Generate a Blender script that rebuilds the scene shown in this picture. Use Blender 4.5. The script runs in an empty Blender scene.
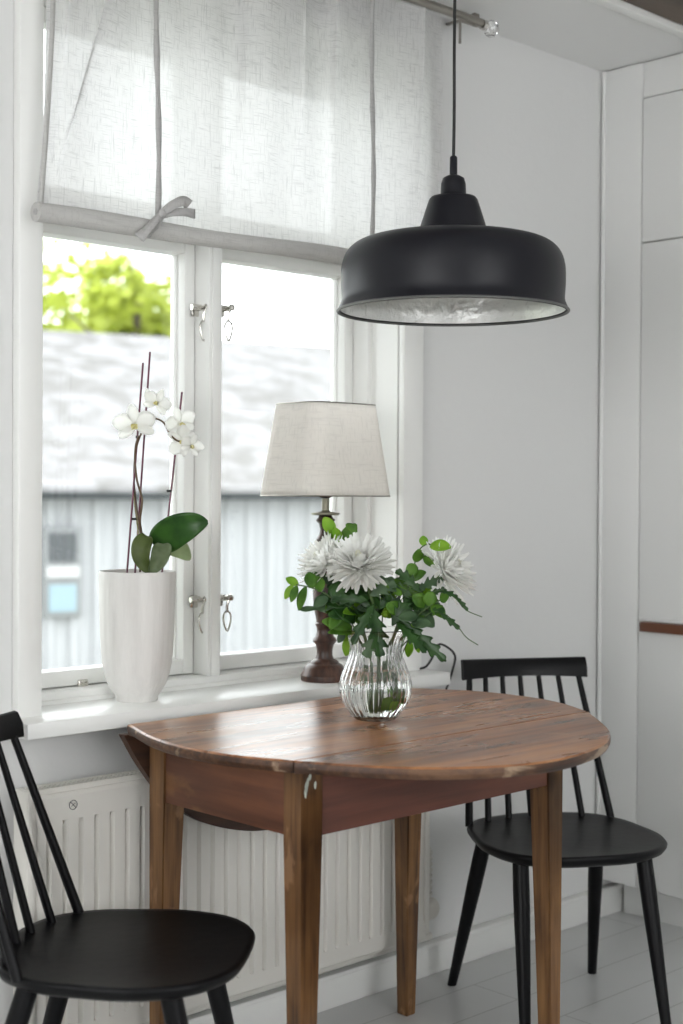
import bpy, bmesh, math, random
from mathutils import Vector, Matrix
R = math.radians
random.seed(7)
scene = bpy.context.scene
col = scene.collection

# ------------------------------------------------------------------ camera
CAM = Vector((-3.368, -2.452, 1.22))
YAW, PITCH, ROLL, F = R(46.4), R(-0.8), R(-0.35), 1422.0
fwd = Vector((math.cos(YAW)*math.cos(PITCH), math.sin(YAW)*math.cos(PITCH), math.sin(PITCH)))
r0 = Vector((math.sin(YAW), -math.cos(YAW), 0)); u0 = r0.cross(fwd)
rgt = r0*math.cos(ROLL) - u0*math.sin(ROLL); upv = u0*math.cos(ROLL) + r0*math.sin(ROLL)
cd = bpy.data.cameras.new('camera'); cam = bpy.data.objects.new('camera', cd); col.objects.link(cam)
m3 = Matrix((rgt, upv, -fwd)).transposed()
cam.matrix_world = Matrix.Translation(CAM) @ m3.to_4x4()
cd.sensor_fit = 'VERTICAL'; cd.sensor_height = 36; cd.sensor_width = 24; cd.lens = 50
cd.clip_start = .05; cd.clip_end = 300
cd.dof.use_dof = True; cd.dof.focus_distance = 2.95; cd.dof.aperture_fstop = 2.7
scene.camera = cam

def at(px, py, depth):
    """point seen at a photo pixel, at a given distance along the view axis"""
    return CAM + (fwd + rgt*((px-341.5)/F) + upv*((512-py)/F))*depth
def at_y(px, py, Y):
    v = fwd + rgt*((px-341.5)/F) + upv*((512-py)/F)
    return CAM + v*((Y-CAM.y)/v.y)

# ------------------------------------------------------------------ light
w = bpy.data.worlds.new('world'); scene.world = w; w.use_nodes = True
bg = w.node_tree.nodes['Background']; bg.inputs[0].default_value = (.955, .98, 1, 1); bg.inputs[1].default_value = 5.2
def area(name, loc, rot, sx, sy, power, color=(1, 1, 1)):
    l = bpy.data.lights.new(name, 'AREA'); l.shape = 'RECTANGLE'; l.size = sx; l.size_y = sy; l.energy = power; l.color = color
    o = bpy.data.objects.new(name, l); col.objects.link(o); o.location = loc; o.rotation_euler = rot; return o
# fill lamps added behind and left of the camera to brighten the room
area('fill_light_back', (-2.3, -4.62, 1.5), (R(90), 0, 0), 1.9, 1.3, 13, (1, .985, .96))
area('fill_light_left', (-4.82, -1.9, 1.5), (R(90), 0, R(-90)), 1.7, 1.3, 17, (1, .985, .965))
scene.view_settings.view_transform = 'Standard'; scene.view_settings.look = 'None'
scene.view_settings.exposure = 0.0; scene.view_settings.gamma = 1; scene.view_settings.use_curve_mapping = False

# ------------------------------------------------------------------ materials
def mat(name, color=(.8, .8, .8), rough=.5, spec=.5, metal=0, bump=None, var=None, **kw):
    m = bpy.data.materials.new(name); m.use_nodes = True
    nt = m.node_tree; b = nt.nodes['Principled BSDF']
    b.inputs['Base Color'].default_value = (*color, 1); b.inputs['Roughness'].default_value = rough
    b.inputs['Specular IOR Level'].default_value = spec; b.inputs['Metallic'].default_value = metal
    for k, v in kw.items(): b.inputs[k.replace('_', ' ')].default_value = v
    tc = nt.nodes.new('ShaderNodeTexCoord')
    if var:   # (scale, amount, other colour, (stretch))
        sc, lo, hi, c2 = var[0], var[1], var[2], var[3]
        mp = nt.nodes.new('ShaderNodeMapping'); nt.links.new(tc.outputs['Object'], mp.inputs[0])
        mp.inputs['Scale'].default_value = var[4] if len(var) > 4 else (1, 1, 1)
        n = nt.nodes.new('ShaderNodeTexNoise'); n.inputs['Scale'].default_value = sc; n.inputs['Detail'].default_value = 6
        n.inputs['Roughness'].default_value = .6
        nt.links.new(mp.outputs[0], n.inputs['Vector'])
        rp = nt.nodes.new('ShaderNodeValToRGB'); rp.color_ramp.elements[0].position = lo; rp.color_ramp.elements[1].position = hi
        rp.color_ramp.elements[0].color = (*color, 1); rp.color_ramp.elements[1].color = (*c2, 1)
        nt.links.new(n.outputs['Fac'], rp.inputs[0]); nt.links.new(rp.outputs[0], b.inputs['Base Color'])
    if bump:
        mp = nt.nodes.new('ShaderNodeMapping'); nt.links.new(tc.outputs['Object'], mp.inputs[0])
        mp.inputs['Scale'].default_value = bump[2] if len(bump) > 2 else (1, 1, 1)
        n = nt.nodes.new('ShaderNodeTexNoise'); n.inputs['Scale'].default_value = bump[0]; n.inputs['Detail'].default_value = 5
        nt.links.new(mp.outputs[0], n.inputs['Vector'])
        bp = nt.nodes.new('ShaderNodeBump'); bp.inputs['Strength'].default_value = bump[1]; bp.inputs['Distance'].default_value = .01
        nt.links.new(n.outputs['Fac'], bp.inputs['Height']); nt.links.new(bp.outputs[0], b.inputs['Normal'])
    return m

def wood(name, dark, mid, light, axis=0, rough=.35, scale=1.0, worn=None, spec=.5):
    """grain runs along the object axis `axis`"""
    m = bpy.data.materials.new(name); m.use_nodes = True
    nt = m.node_tree; N = nt.nodes; L = nt.links; b = N['Principled BSDF']
    tc = N.new('ShaderNodeTexCoord')
    def noise(sc, stretch, det=6, dist=0):
        mp = N.new('ShaderNodeMapping'); L.new(tc.outputs['Object'], mp.inputs[0])
        s = [1, 1, 1]; s[axis] = 1/stretch; mp.inputs['Scale'].default_value = s
        n = N.new('ShaderNodeTexNoise'); n.inputs['Scale'].default_value = sc*scale; n.inputs['Detail'].default_value = det
        n.inputs['Distortion'].default_value = dist; L.new(mp.outputs[0], n.inputs['Vector']); return n
    g = noise(60, 22, 5, .3); p = noise(5, 2.2, 5, .8); f = noise(14, 5, 6, 1.2)
    mx = N.new('ShaderNodeMath'); mx.operation = 'MULTIPLY_ADD'; mx.inputs[1].default_value = .38
    L.new(g.outputs[0], mx.inputs[0])
    m2 = N.new('ShaderNodeMath'); m2.operation = 'MULTIPLY_ADD'; m2.inputs[1].default_value = .42; L.new(p.outputs[0], m2.inputs[0])
    m4 = N.new('ShaderNodeMath'); m4.operation = 'MULTIPLY'; m4.inputs[1].default_value = .25; L.new(f.outputs[0], m4.inputs[0])
    L.new(m4.outputs[0], m2.inputs[2]); L.new(m2.outputs[0], mx.inputs[2])
    rp = N.new('ShaderNodeValToRGB'); e = rp.color_ramp.elements
    e[0].position = .41; e[0].color = (*dark, 1); e[1].position = .64; e[1].color = (*light, 1)
    k = e.new(.52); k.color = (*mid, 1)
    L.new(mx.outputs[0], rp.inputs[0]); out = rp.outputs[0]
    # knots
    v = N.new('ShaderNodeTexVoronoi'); v.inputs['Scale'].default_value = 4.2*scale
    mp = N.new('ShaderNodeMapping'); L.new(tc.outputs['Object'], mp.inputs[0]); s = [1.0, 1.0, 1.0]; s[axis] = .55; mp.inputs['Scale'].default_value = s
    L.new(mp.outputs[0], v.inputs['Vector'])
    kr = N.new('ShaderNodeValToRGB'); kr.color_ramp.elements[0].position = .05; kr.color_ramp.elements[0].color = (.75,)*3+(1,)
    kr.color_ramp.elements[1].position = .16; kr.color_ramp.elements[1].color = (0, 0, 0, 1)
    L.new(v.outputs['Distance'], kr.inputs[0])
    mc = N.new('ShaderNodeMixRGB'); mc.inputs[2].default_value = (*[c*.45 for c in dark], 1); L.new(kr.outputs[0], mc.inputs[0]); L.new(out, mc.inputs[1]); out = mc.outputs[0]
    if worn:
        wn = noise(9, 1.6, 8, .5); wr = N.new('ShaderNodeValToRGB'); wr.color_ramp.elements[0].position = worn[1]; wr.color_ramp.elements[0].color = (0, 0, 0, 1)
        wr.color_ramp.elements[1].position = worn[1]+.05; wr.color_ramp.elements[1].color = (worn[2],)*3+(1,)
        L.new(wn.outputs[0], wr.inputs[0])
        m5 = N.new('ShaderNodeMixRGB'); m5.inputs[2].default_value = (*worn[0], 1); L.new(wr.outputs[0], m5.inputs[0]); L.new(out, m5.inputs[1]); out = m5.outputs[0]
    L.new(out, b.inputs['Base Color'])
    rr = N.new('ShaderNodeMapRange'); rr.inputs[3].default_value = rough-.07; rr.inputs[4].default_value = rough+.14; L.new(f.outputs[0], rr.inputs[0]); L.new(rr.outputs[0], b.inputs['Roughness'])
    b.inputs['Specular IOR Level'].default_value = spec
    bp = N.new('ShaderNodeBump'); bp.inputs['Strength'].default_value = .25; bp.inputs['Distance'].default_value = .003; L.new(mx.outputs[0], bp.inputs['Height']); L.new(bp.outputs[0], b.inputs['Normal'])
    return m

def linen(name, color, translucent=.55, see=.0, scale=1.0, contrast=.25, rough=.9):
    """woven slub linen: horizontal and vertical threads vary colour and how much light passes"""
    m = bpy.data.materials.new(name); m.use_nodes = True; nt = m.node_tree; N = nt.nodes; L = nt.links
    for n in list(N): N.remove(n)
    out = N.new('ShaderNodeOutputMaterial'); tc = N.new('ShaderNodeTexCoord')
    def th(s):
        mp = N.new('ShaderNodeMapping'); mp.inputs['Scale'].default_value = s; L.new(tc.outputs['Object'], mp.inputs[0])
        n = N.new('ShaderNodeTexNoise'); n.inputs['Scale'].default_value = scale; n.inputs['Detail'].default_value = 3; n.inputs['Roughness'].default_value = .55
        L.new(mp.outputs[0], n.inputs['Vector']); return n
    a = th((22, 22, 330)); c = th((330, 330, 20))
    mn = N.new('ShaderNodeMath'); mn.operation = 'MINIMUM'; L.new(a.outputs[0], mn.inputs[0]); L.new(c.outputs[0], mn.inputs[1])
    rp = N.new('ShaderNodeMapRange'); rp.inputs[1].default_value = .30; rp.inputs[2].default_value = .47; L.new(mn.outputs[0], rp.inputs[0])
    rp.inputs[3].default_value = 1-contrast; rp.inputs[4].default_value = 1
    cc = N.new('ShaderNodeMixRGB'); cc.blend_type = 'MULTIPLY'; cc.inputs[0].default_value = 1; cc.inputs[1].default_value = (*color, 1); L.new(rp.outputs[0], cc.inputs[2])
    d = N.new('ShaderNodeBsdfDiffuse'); t = N.new('ShaderNodeBsdfTranslucent'); L.new(cc.outputs[0], d.inputs[0]); L.new(cc.outputs[0], t.inputs[0])
    mx = N.new('ShaderNodeMixShader'); mx.inputs[0].default_value = translucent; L.new(d.outputs[0], mx.inputs[1]); L.new(t.outputs[0], mx.inputs[2])
    sh = mx
    if see:
        tr = N.new('ShaderNodeBsdfTransparent'); ms = N.new('ShaderNodeMixShader'); ms.inputs[0].default_value = see
        L.new(mx.outputs[0], ms.inputs[1]); L.new(tr.outputs[0], ms.inputs[2]); sh = ms
    L.new(sh.outputs[0], out.inputs[0]); return m

def leafmat(name, c1, c2, trans=.35, rough=.4):
    m = bpy.data.materials.new(name); m.use_nodes = True; nt = m.node_tree; N = nt.nodes; L = nt.links
    b = N['Principled BSDF']; out = N['Material Output']; tc = N.new('ShaderNodeTexCoord')
    n = N.new('ShaderNodeTexNoise'); n.inputs['Scale'].default_value = 28; L.new(tc.outputs['Object'], n.inputs['Vector'])
    rp = N.new('ShaderNodeValToRGB'); rp.color_ramp.elements[0].position = .35; rp.color_ramp.elements[1].position = .65
    rp.color_ramp.elements[0].color = (*c1, 1); rp.color_ramp.elements[1].color = (*c2, 1); L.new(n.outputs[0], rp.inputs[0])
    L.new(rp.outputs[0], b.inputs['Base Color']); b.inputs['Roughness'].default_value = rough; b.inputs['Specular IOR Level'].default_value = .3
    t = N.new('ShaderNodeBsdfTranslucent'); L.new(rp.outputs[0], t.inputs[0])
    mx = N.new('ShaderNodeMixShader'); mx.inputs[0].default_value = trans; L.new(b.outputs[0], mx.inputs[1]); L.new(t.outputs[0], mx.inputs[2]); L.new(mx.outputs[0], out.inputs[0])
    return m

def glass_pane():
    m = bpy.data.materials.new('window_glass'); m.use_nodes = True; nt = m.node_tree; N = nt.nodes; L = nt.links
    for n in list(N): N.remove(n)
    out = N.new('ShaderNodeOutputMaterial'); t = N.new('ShaderNodeBsdfTransparent'); t.inputs[0].default_value = (.97, .985, .98, 1)
    g = N.new('ShaderNodeBsdfGlossy'); g.inputs['Roughness'].default_value = .02
    fr = N.new('ShaderNodeFresnel'); fr.inputs[0].default_value = 1.35
    mx = N.new('ShaderNodeMixShader'); L.new(fr.outputs[0], mx.inputs[0]); L.new(t.outputs[0], mx.inputs[1]); L.new(g.outputs[0], mx.inputs[2])
    L.new(mx.outputs[0], out.inputs[0]); return m

WALL = mat('wall_paint', (.73, .73, .72), .75, .2, bump=(38, .12))
WALLP = mat('cabinet_paint', (.76, .76, .745), .5, .35, bump=(20, .06, (1, 1, .2)))
WHITE = mat('white_gloss_paint', (.86, .86, .835), .32, .5, bump=(14, .03))
CEIL = mat('ceiling_paint', (.80, .80, .79), .8, .2, bump=(6, .15))
RADM = mat('radiator_enamel', (.74, .72, .67), .4, .4)
BEAM = mat('brown_beam', (.10, .075, .055), .6, .3, var=(9, .3, .7, (.16, .12, .09), (.3, 1, 1)))
BLACK = mat('black_chair_paint', (.0022, .0022, .003), .40, .22, bump=(40, .05))
BLKM = mat('black_matt_metal', (.006, .006, .0095), .42, .30)
INNER = mat('silver_leaf_lining', (.62, .62, .60), .38, .5, .85, bump=(55, .35), var=(60, .33, .40, (.74, .74, .72)))
CABLE = mat('cable_black', (.012, .012, .014), .5)
STEEL = mat('nickel', (.62, .60, .56), .22, .5, 1)
DSTEEL = mat('aged_nickel', (.33, .31, .28), .3, .5, 1)
CER = mat('white_ceramic', (.76, .745, .72), .55, .4, bump=(60, .35, (1, 1, .12)), var=(26, .40, .62, (.68, .665, .64), (1, 1, .12)))
SOIL = mat('bark', (.10, .055, .04), .9, bump=(60, 1))
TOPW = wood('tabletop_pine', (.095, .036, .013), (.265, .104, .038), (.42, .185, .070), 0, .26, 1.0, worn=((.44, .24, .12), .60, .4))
EDGEW = TOPW
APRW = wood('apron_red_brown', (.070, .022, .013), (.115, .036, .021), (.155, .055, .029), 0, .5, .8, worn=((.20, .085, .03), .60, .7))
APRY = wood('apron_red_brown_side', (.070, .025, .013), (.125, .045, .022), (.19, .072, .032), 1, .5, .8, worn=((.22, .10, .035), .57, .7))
LEGW = wood('leg_pine', (.065, .028, .010), (.155, .073, .026), (.245, .125, .046), 2, .45, 1.5, worn=((.36, .20, .10), .62, .5))
RIMW = wood('dark_rim', (.035, .016, .009), (.075, .034, .018), (.15, .075, .038), 0, .42, 1.6, worn=((.42, .30, .20), .60, .7))  # darker wood tone for the side faces of the table boards
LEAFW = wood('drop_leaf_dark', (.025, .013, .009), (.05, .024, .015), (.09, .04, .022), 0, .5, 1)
LAMPW = wood('turned_walnut', (.022, .011, .008), (.060, .027, .018), (.13, .062, .040), 2, .3, 1.6)
HANDW = mat('brown_handle_wood', (.10, .036, .017), .4, .4, var=(20, .3, .7, (.16, .06, .03), (1, .2, 1)))
BLIND = linen('linen_blind', (.83, .825, .82), .62, .04, 1.25, .22)
HEM = linen('linen_folded', (.66, .65, .63), .25, 0, 1.0, .12)
TAPE = linen('linen_tape', (.56, .55, .54), .25, 0, 1.0, .15)
SHADE = linen('lampshade_linen', (.94, .915, .88), .50, 0, .8, .10)
CORD = mat('black_cord', (.01, .01, .01), .5)
PETW = leafmat('white_petal', (.93, .93, .90), (.96, .96, .94), .55, .5)
PETC = leafmat('cream_petal', (.88, .88, .70), (.93, .93, .82), .5, .5)
LIP = leafmat('yellow_lip', (.75, .62, .12), (.85, .80, .45), .3, .5)
LDARK = leafmat('dark_leaf', (.014, .050, .010), (.035, .095, .020), .22, .30)
LGREY = leafmat('grey_green_leaf', (.050, .10, .045), (.10, .17, .08), .25, .42)
LMID = leafmat('green_leaf', (.055, .155, .016), (.13, .28, .035), .35, .4)
LBRT = leafmat('bright_leaf', (.20, .42, .03), (.34, .56, .06), .5, .4)
ORL = leafmat('orchid_leaf', (.020, .075, .012), (.045, .135, .020), .25, .28)
ORL2 = leafmat('orchid_leaf_pale', (.09, .13, .05), (.22, .27, .16), .3, .35)
ORL3 = leafmat('orchid_leaf_folded', (.07, .10, .025), (.12, .16, .05), .3, .33)
ORL4 = leafmat('orchid_leaf_underside', (.32, .40, .22), (.42, .50, .30), .4, .4)
STEM = mat('green_stem', (.06, .11, .03), .5)
STEMB = mat('brown_stem', (.10, .06, .03), .5)
STEMO = mat('olive_stem', (.22, .20, .07), .5)
STAKE = mat('purple_stake', (.10, .010, .035), .35, .5)
GLASS = mat('clear_glass', (1, 1, 1), .0, .5, Transmission_Weight=1.0, IOR=1.48)
WATER = mat('water_clear', (.97, 1, .97), .0, .5, Transmission_Weight=1.0, IOR=1.33)
PANE = glass_pane()

def floor_mat():
    m = bpy.data.materials.new('painted_floorboards'); m.use_nodes = True; nt = m.node_tree; N = nt.nodes; L = nt.links; b = N['Principled BSDF']
    tc = N.new('ShaderNodeTexCoord'); mp = N.new('ShaderNodeMapping'); L.new(tc.outputs['Object'], mp.inputs[0])
    br = N.new('ShaderNodeTexBrick'); br.offset = .37; br.inputs['Scale'].default_value = 1; br.inputs['Brick Width'].default_value = 1.9; br.inputs['Row Height'].default_value = .14
    br.inputs['Mortar Size'].default_value = .0022; br.inputs['Mortar Smooth'].default_value = .2
    br.inputs['Color1'].default_value = (.62, .625, .62, 1); br.inputs['Color2'].default_value = (.58, .585, .58, 1); br.inputs['Mortar'].default_value = (.42, .42, .41, 1)
    L.new(mp.outputs[0], br.inputs['Vector']); L.new(br.outputs['Color'], b.inputs['Base Color']); b.inputs['Roughness'].default_value = .3
    bp = N.new('ShaderNodeBump'); bp.inputs['Strength'].default_value = .5; bp.inputs['Distance'].default_value = .004; bp.invert = True
    L.new(br.outputs['Fac'], bp.inputs['Height']); L.new(bp.outputs[0], b.inputs['Normal']); return m
FLOOR = floor_mat()

# ------------------------------------------------------------------ mesh helpers
def box(bm, a, b, bev=0.0, mi=0):
    x0, y0, z0 = a; x1, y1, z1 = b
    vs = [bm.verts.new(p) for p in ((x0, y0, z0), (x1, y0, z0), (x1, y1, z0), (x0, y1, z0), (x0, y0, z1), (x1, y0, z1), (x1, y1, z1), (x0, y1, z1))]
    fs = [bm.faces.new([vs[i] for i in f]) for f in ((0, 3, 2, 1), (4, 5, 6, 7), (0, 1, 5, 4), (1, 2, 6, 5), (2, 3, 7, 6), (3, 0, 4, 7))]
    for f in fs: f.material_index = mi
    if bev:
        es = list({e for f in fs for e in f.edges})
        bmesh.ops.bevel(bm, geom=es, offset=bev, segments=2, affect='EDGES', profile=.5)
def hexa(bm, lo, hi):
    """block from 4 lower and 4 upper points"""
    vs = [bm.verts.new(p) for p in (*lo, *hi)]
    fs = [bm.faces.new([vs[i] for i in f]) for f in ((0, 3, 2, 1), (4, 5, 6, 7), (0, 1, 5, 4), (1, 2, 6, 5), (2, 3, 7, 6), (3, 0, 4, 7))]
    return fs
def frames(pts):
    out = []; ref = None
    for i, p in enumerate(pts):
        a = pts[max(0, i-1)]; b = pts[min(len(pts)-1, i+1)]; t = (b-a).normalized()
        if ref is None:
            ref = t.cross(Vector((0, 0, 1)))
            if ref.length < .05: ref = t.cross(Vector((0, 1, 0)))
            ref.normalize()
        else: ref = (ref - t*ref.dot(t)).normalized()
        out.append((p, t, ref, t.cross(ref)))
    return out
def tube(bm, pts, r, seg=10, cap=True, closed=False):
    pts = [Vector(p) for p in pts]; n = len(pts)
    rs = r if isinstance(r, (list, tuple)) else [r]*n
    rings = []
    for (p, t, u, v), rr in zip(frames(pts), rs):
        rings.append([bm.verts.new(p+(u*math.cos(a)+v*math.sin(a))*rr) for a in [2*math.pi*k/seg for k in range(seg)]])
    for i in range(n-1 + (1 if closed else 0)):
        A, B = rings[i], rings[(i+1) % n]
        for k in range(seg): bm.faces.new((A[k], A[(k+1) % seg], B[(k+1) % seg], B[k]))
    if cap and not closed:
        bm.faces.new(rings[0][::-1]); bm.faces.new(rings[-1])
def lathe(bm, prof, seg=48, c=(0, 0, 0), flute=None):
    rings = []
    for r, z in prof:
        if r <= 1e-6: rings.append([bm.verts.new((c[0], c[1], c[2]+z))])
        else:
            ring = []
            for k in range(seg):
                a = 2*math.pi*k/seg; rr = r*(1+(flute(a, z) if flute else 0))
                ring.append(bm.verts.new((c[0]+rr*math.cos(a), c[1]+rr*math.sin(a), c[2]+z)))
            rings.append(ring)
    for A, B in zip(rings, rings[1:]):
        if len(A) == 1 and len(B) == 1: continue
        if len(A) == 1: [bm.faces.new((A[0], B[(k+1) % seg], B[k])) for k in range(seg)]
        elif len(B) == 1: [bm.faces.new((A[k], A[(k+1) % seg], B[0])) for k in range(seg)]
        else: [bm.faces.new((A[k], A[(k+1) % seg], B[(k+1) % seg], B[k])) for k in range(seg)]
def catmull(P, n=8, closed=False):
    P = [Vector(p) for p in P]; out = []; N = len(P)
    rng = range(N if closed else N-1)
    for i in rng:
        if closed: a, b, c, d = P[(i-1) % N], P[i], P[(i+1) % N], P[(i+2) % N]
        else:
            b, c = P[i], P[i+1]; a = P[i-1] if i else b*2-c; d = P[i+2] if i+2 < N else c*2-b
        for k in range(n):
            t = k/n; out.append(.5*((2*b)+(c-a)*t+(2*a-5*b+4*c-d)*t*t+(3*b-a-3*c+d)*t**3))
    if not closed: out.append(P[-1])
    return out
def smooth_prof(prof, n=4): return [(p.x, p.y) for p in catmull([Vector((a, b)) for a, b in prof], n)]
def prism(bm, outline, levels):
    """stack of scaled-inwards outlines: levels = [(z, inset)], outline CCW list of 2D"""
    n = len(outline); P = [Vector(p) for p in outline]; nor = []
    for i in range(n):
        t = (P[(i+1) % n]-P[i-1]); t = t.normalized() if t.length > 1e-9 else Vector((1, 0)); nor.append(Vector((t.y, -t.x)))
    rings = [[bm.verts.new((*(P[i]-nor[i]*ins), z)) for i in range(n)] for z, ins in levels]
    for A, B in zip(rings, rings[1:]):
        for k in range(n): bm.faces.new((A[k], A[(k+1) % n], B[(k+1) % n], B[k]))
    bm.faces.new(rings[0][::-1]); bm.faces.new(rings[-1])
def sheet(bm, rows, thick=0):
    V = [[bm.verts.new(p) for p in r] for r in rows]; fs = []
    for A, B in zip(V, V[1:]):
        for k in range(len(A)-1): fs.append(bm.faces.new((A[k], A[k+1], B[k+1], B[k])))
    return fs
def ribbon(bm, pts, wid, side):
    pts = [Vector(p) for p in pts]; rows = []
    for i, p in enumerate(pts):
        ww = wid[i] if isinstance(wid, (list, tuple)) else wid
        s = side[i] if isinstance(side, list) else side
        s = Vector(s).normalized(); rows.append([p-s*ww/2, p, p+s*ww/2])
    sheet(bm, rows)
def obj(name, bm, m, parent=None, angle=35, solid=None, flat=False):
    bmesh.ops.recalc_face_normals(bm, faces=bm.faces[:]) if not solid else None
    me = bpy.data.meshes.new(name); bm.to_mesh(me); bm.free()
    for mm in (m if isinstance(m, (list, tuple)) else [m]): me.materials.append(mm)
    if not flat:
        for p in me.polygons: p.use_smooth = True
        try: me.set_sharp_from_angle(angle=R(angle))
        except Exception: pass
    o = bpy.data.objects.new(name, me); col.objects.link(o)
    if parent: o.parent = parent
    if solid:
        s = o.modifiers.new('thickness', 'SOLIDIFY'); s.thickness = solid; s.offset = 0
    return o
def B(): return bmesh.new()
def bxo(name, a, b, m, parent=None, bev=.002): bm = B(); box(bm, a, b, bev); return obj(name, bm, m, parent)
def tag(o, label=None, cat=None, group=None, kind=None):
    if label: o['label'] = label
    if cat: o['category'] = cat
    if group: o['group'] = group
    if kind: o['kind'] = kind
    return o
def empty(name, loc=(0, 0, 0), rz=0, label=None, cat=None, group=None, kind=None):
    o = bpy.data.objects.new(name, None); col.objects.link(o); o.location = loc; o.rotation_euler = (0, 0, rz); o.empty_display_size = .1
    return tag(o, label, cat, group, kind)
def copy_tree(o, parent=None):
    c = o.copy(); col.objects.link(c); c.parent = parent
    for ch in [x for x in col.objects if x.parent == o]: copy_tree(ch, c)
    return c

# ================================================================== SETTING
WX0, WX1 = -1.867, -.842          # window opening
ZS, ZT = .777, 2.26
CZ = 2.428
def struct(o, label=None): o['kind'] = 'structure'; return tag(o, label)
# window wall with its opening
bm = B()
box(bm, (-4.9, 0, -.02), (WX0, .19, 2.7)); box(bm, (WX1, 0, -.02), (.72, .19, 2.7))
box(bm, (WX0, 0, -.02), (WX1, .19, ZS-.032)); box(bm, (WX0, 0, ZT), (WX1, .19, 2.7))
struct(obj('wall_window', bm, WALL, flat=True), 'white painted wall that holds the window')
struct(bxo('wall_right', (.66, -4.7, -.02), (.72, 0, 2.7), WALL, bev=0), 'white wall behind the cupboard')
bm = B()   # back wall and left wall each with an opening added for its fill lamp
for a, b in (((-4.9, -4.7, 0), (-3.25, -4.6, 2.7)), ((-1.35, -4.7, 0), (.72, -4.6, 2.7)), ((-3.25, -4.7, 0), (-1.35, -4.6, .85)), ((-3.25, -4.7, 2.15), (-1.35, -4.6, 2.7))): box(bm, a, b)
struct(obj('wall_back', bm, WALL, flat=True))
bm = B()
for a, b in (((-4.9, -4.7, 0), (-4.8, -2.75, 2.7)), ((-4.9, -1.05, 0), (-4.8, 0, 2.7)), ((-4.9, -2.75, 0), (-4.8, -1.05, .85)), ((-4.9, -2.75, 2.15), (-4.8, -1.05, 2.7))): box(bm, a, b)
struct(obj('wall_left', bm, WALL, flat=True))
struct(bxo('floor', (-4.9, -4.7, -.04), (.72, .0, 0), FLOOR, bev=0), 'floor of painted pale grey boards')
# ceiling: lower white part by the window, beam, higher part over the room
bm = B(); box(bm, (-4.8, -.345, CZ), (.66, 0, CZ+.03)); box(bm, (-4.8, -4.6, 2.56), (.66, -.62, 2.60))
struct(obj('ceiling', bm, CEIL, flat=True), 'white ceiling')
struct(bxo('trim_1', (-4.8, -.375, CZ-.012), (.66, -.345, CZ+.05), WHITE, bev=.004), 'white batten along the edge of the ceiling')
struct(bxo('trim_2', (-4.8, -.62, CZ+.004), (.66, -.375, 2.56), BEAM, bev=.006), 'brown ceiling beam at the top right')
# skirting
bm = B(); box(bm, (-4.8, -.022, 0), (.10, 0, .072), .004); box(bm, (-4.8, -.03, .072), (.10, 0, .084), .003)
struct(obj('baseboard_window', bm, WHITE), 'white skirting board under the window')
bm = B()
for k in range(1): tube(bm, [(-4.75, -.043, .112), (-.76, -.043, .112)], .010, 12); pass
tag(obj('heating_pipe', bm, RADM), 'white heating pipe running along the wall under the radiator', 'pipe')

# window
win = empty('window_1', (0, 0, 0), kind='structure')
def wpart(name, boxes, m=WHITE, bev=.003, parent=win):
    bm = B()
    for a, b in boxes: box(bm, a, b, bev)
    return obj(name, bm, m, parent)
wpart('casing', [((-1.921, -.026, ZS-.01), (WX0, 0, ZT+.07)), ((WX1, -.022, ZS-.002), (-.773, 0, ZT+.07)), ((WX0, -.022, ZT), (WX1, 0, ZT+.07)),], bev=.004)
bm = B(); box(bm, (-1.945, -.100, ZS-.031), (-.752, .095, ZS), .0035); obj('window_sill', bm, WHITE, win)
wpart('jamb_lining', [((WX0, .001, ZS), (WX0+.002, .09, ZT)), ((WX1-.003, .001, ZS), (WX1, .09, ZT)), ((WX0, 0, ZT-.003), (WX1, .09, ZT))], bev=0)
FY, SY, GY = .09, .14, .18
TR = 1.79
wpart('window_frame', [((WX0, FY, ZS), (-1.85, .195, ZT)), ((-.86, FY, ZS), (WX1, .195, ZT)), ((WX0, FY, ZS-.02), (WX1, .195, .800)), ((WX0, FY-.008, ZS-.02), (WX1, FY, .786)),
                       ((-1.364, FY, .800), (-1.326, .195, ZT)), ((-1.358, FY-.006, .80), (-1.332, FY, ZT)),
                       ((-1.85, FY+.02, TR), (-.86, .195, TR+.045)), ((WX0, FY, ZT-.03), (WX1, .195, ZT))])
def sash(x0, x1, z0, z1, st=.029, bot=.033, top=.030, parent=win):
    s = empty('window_sash'); s.parent = parent; s['kind'] = 'structure'
    g = 1
    bm = B()
    box(bm, (x0, SY, z0), (x0+st, .192, z1), .003); box(bm, (x1-st, SY, z0), (x1, .192, z1), .003)
    box(bm, (x0+st, SY, z0), (x1-st, .192, z0+bot), .003); box(bm, (x0+st, SY, z1-top), (x1-st, .192, z1), .003)
    # putty bevel round the pane
    box(bm, (x0+st, GY-.012, z0+bot), (x0+st+.003, GY+.01, z1-top), .003); box(bm, (x1-st-.003, GY-.012, z0+bot), (x1-st, GY+.01, z1-top), .003)
    obj('sash_frame', bm, WHITE, s)
    bm = B(); box(bm, (x0+st-.004, GY, z0+bot-.004), (x1-st+.004, GY+.003, z1-top+.004)); obj('pane', bm, PANE, s, flat=True)
    return s
sash(-1.849, -1.366, .803, TR); sash(-1.324, -.862, .803, TR)
sash(-1.849, -1.366, TR+.046, ZT-.03, bot=.025); sash(-1.324, -.862, TR+.046, ZT-.03, bot=.025)
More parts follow.
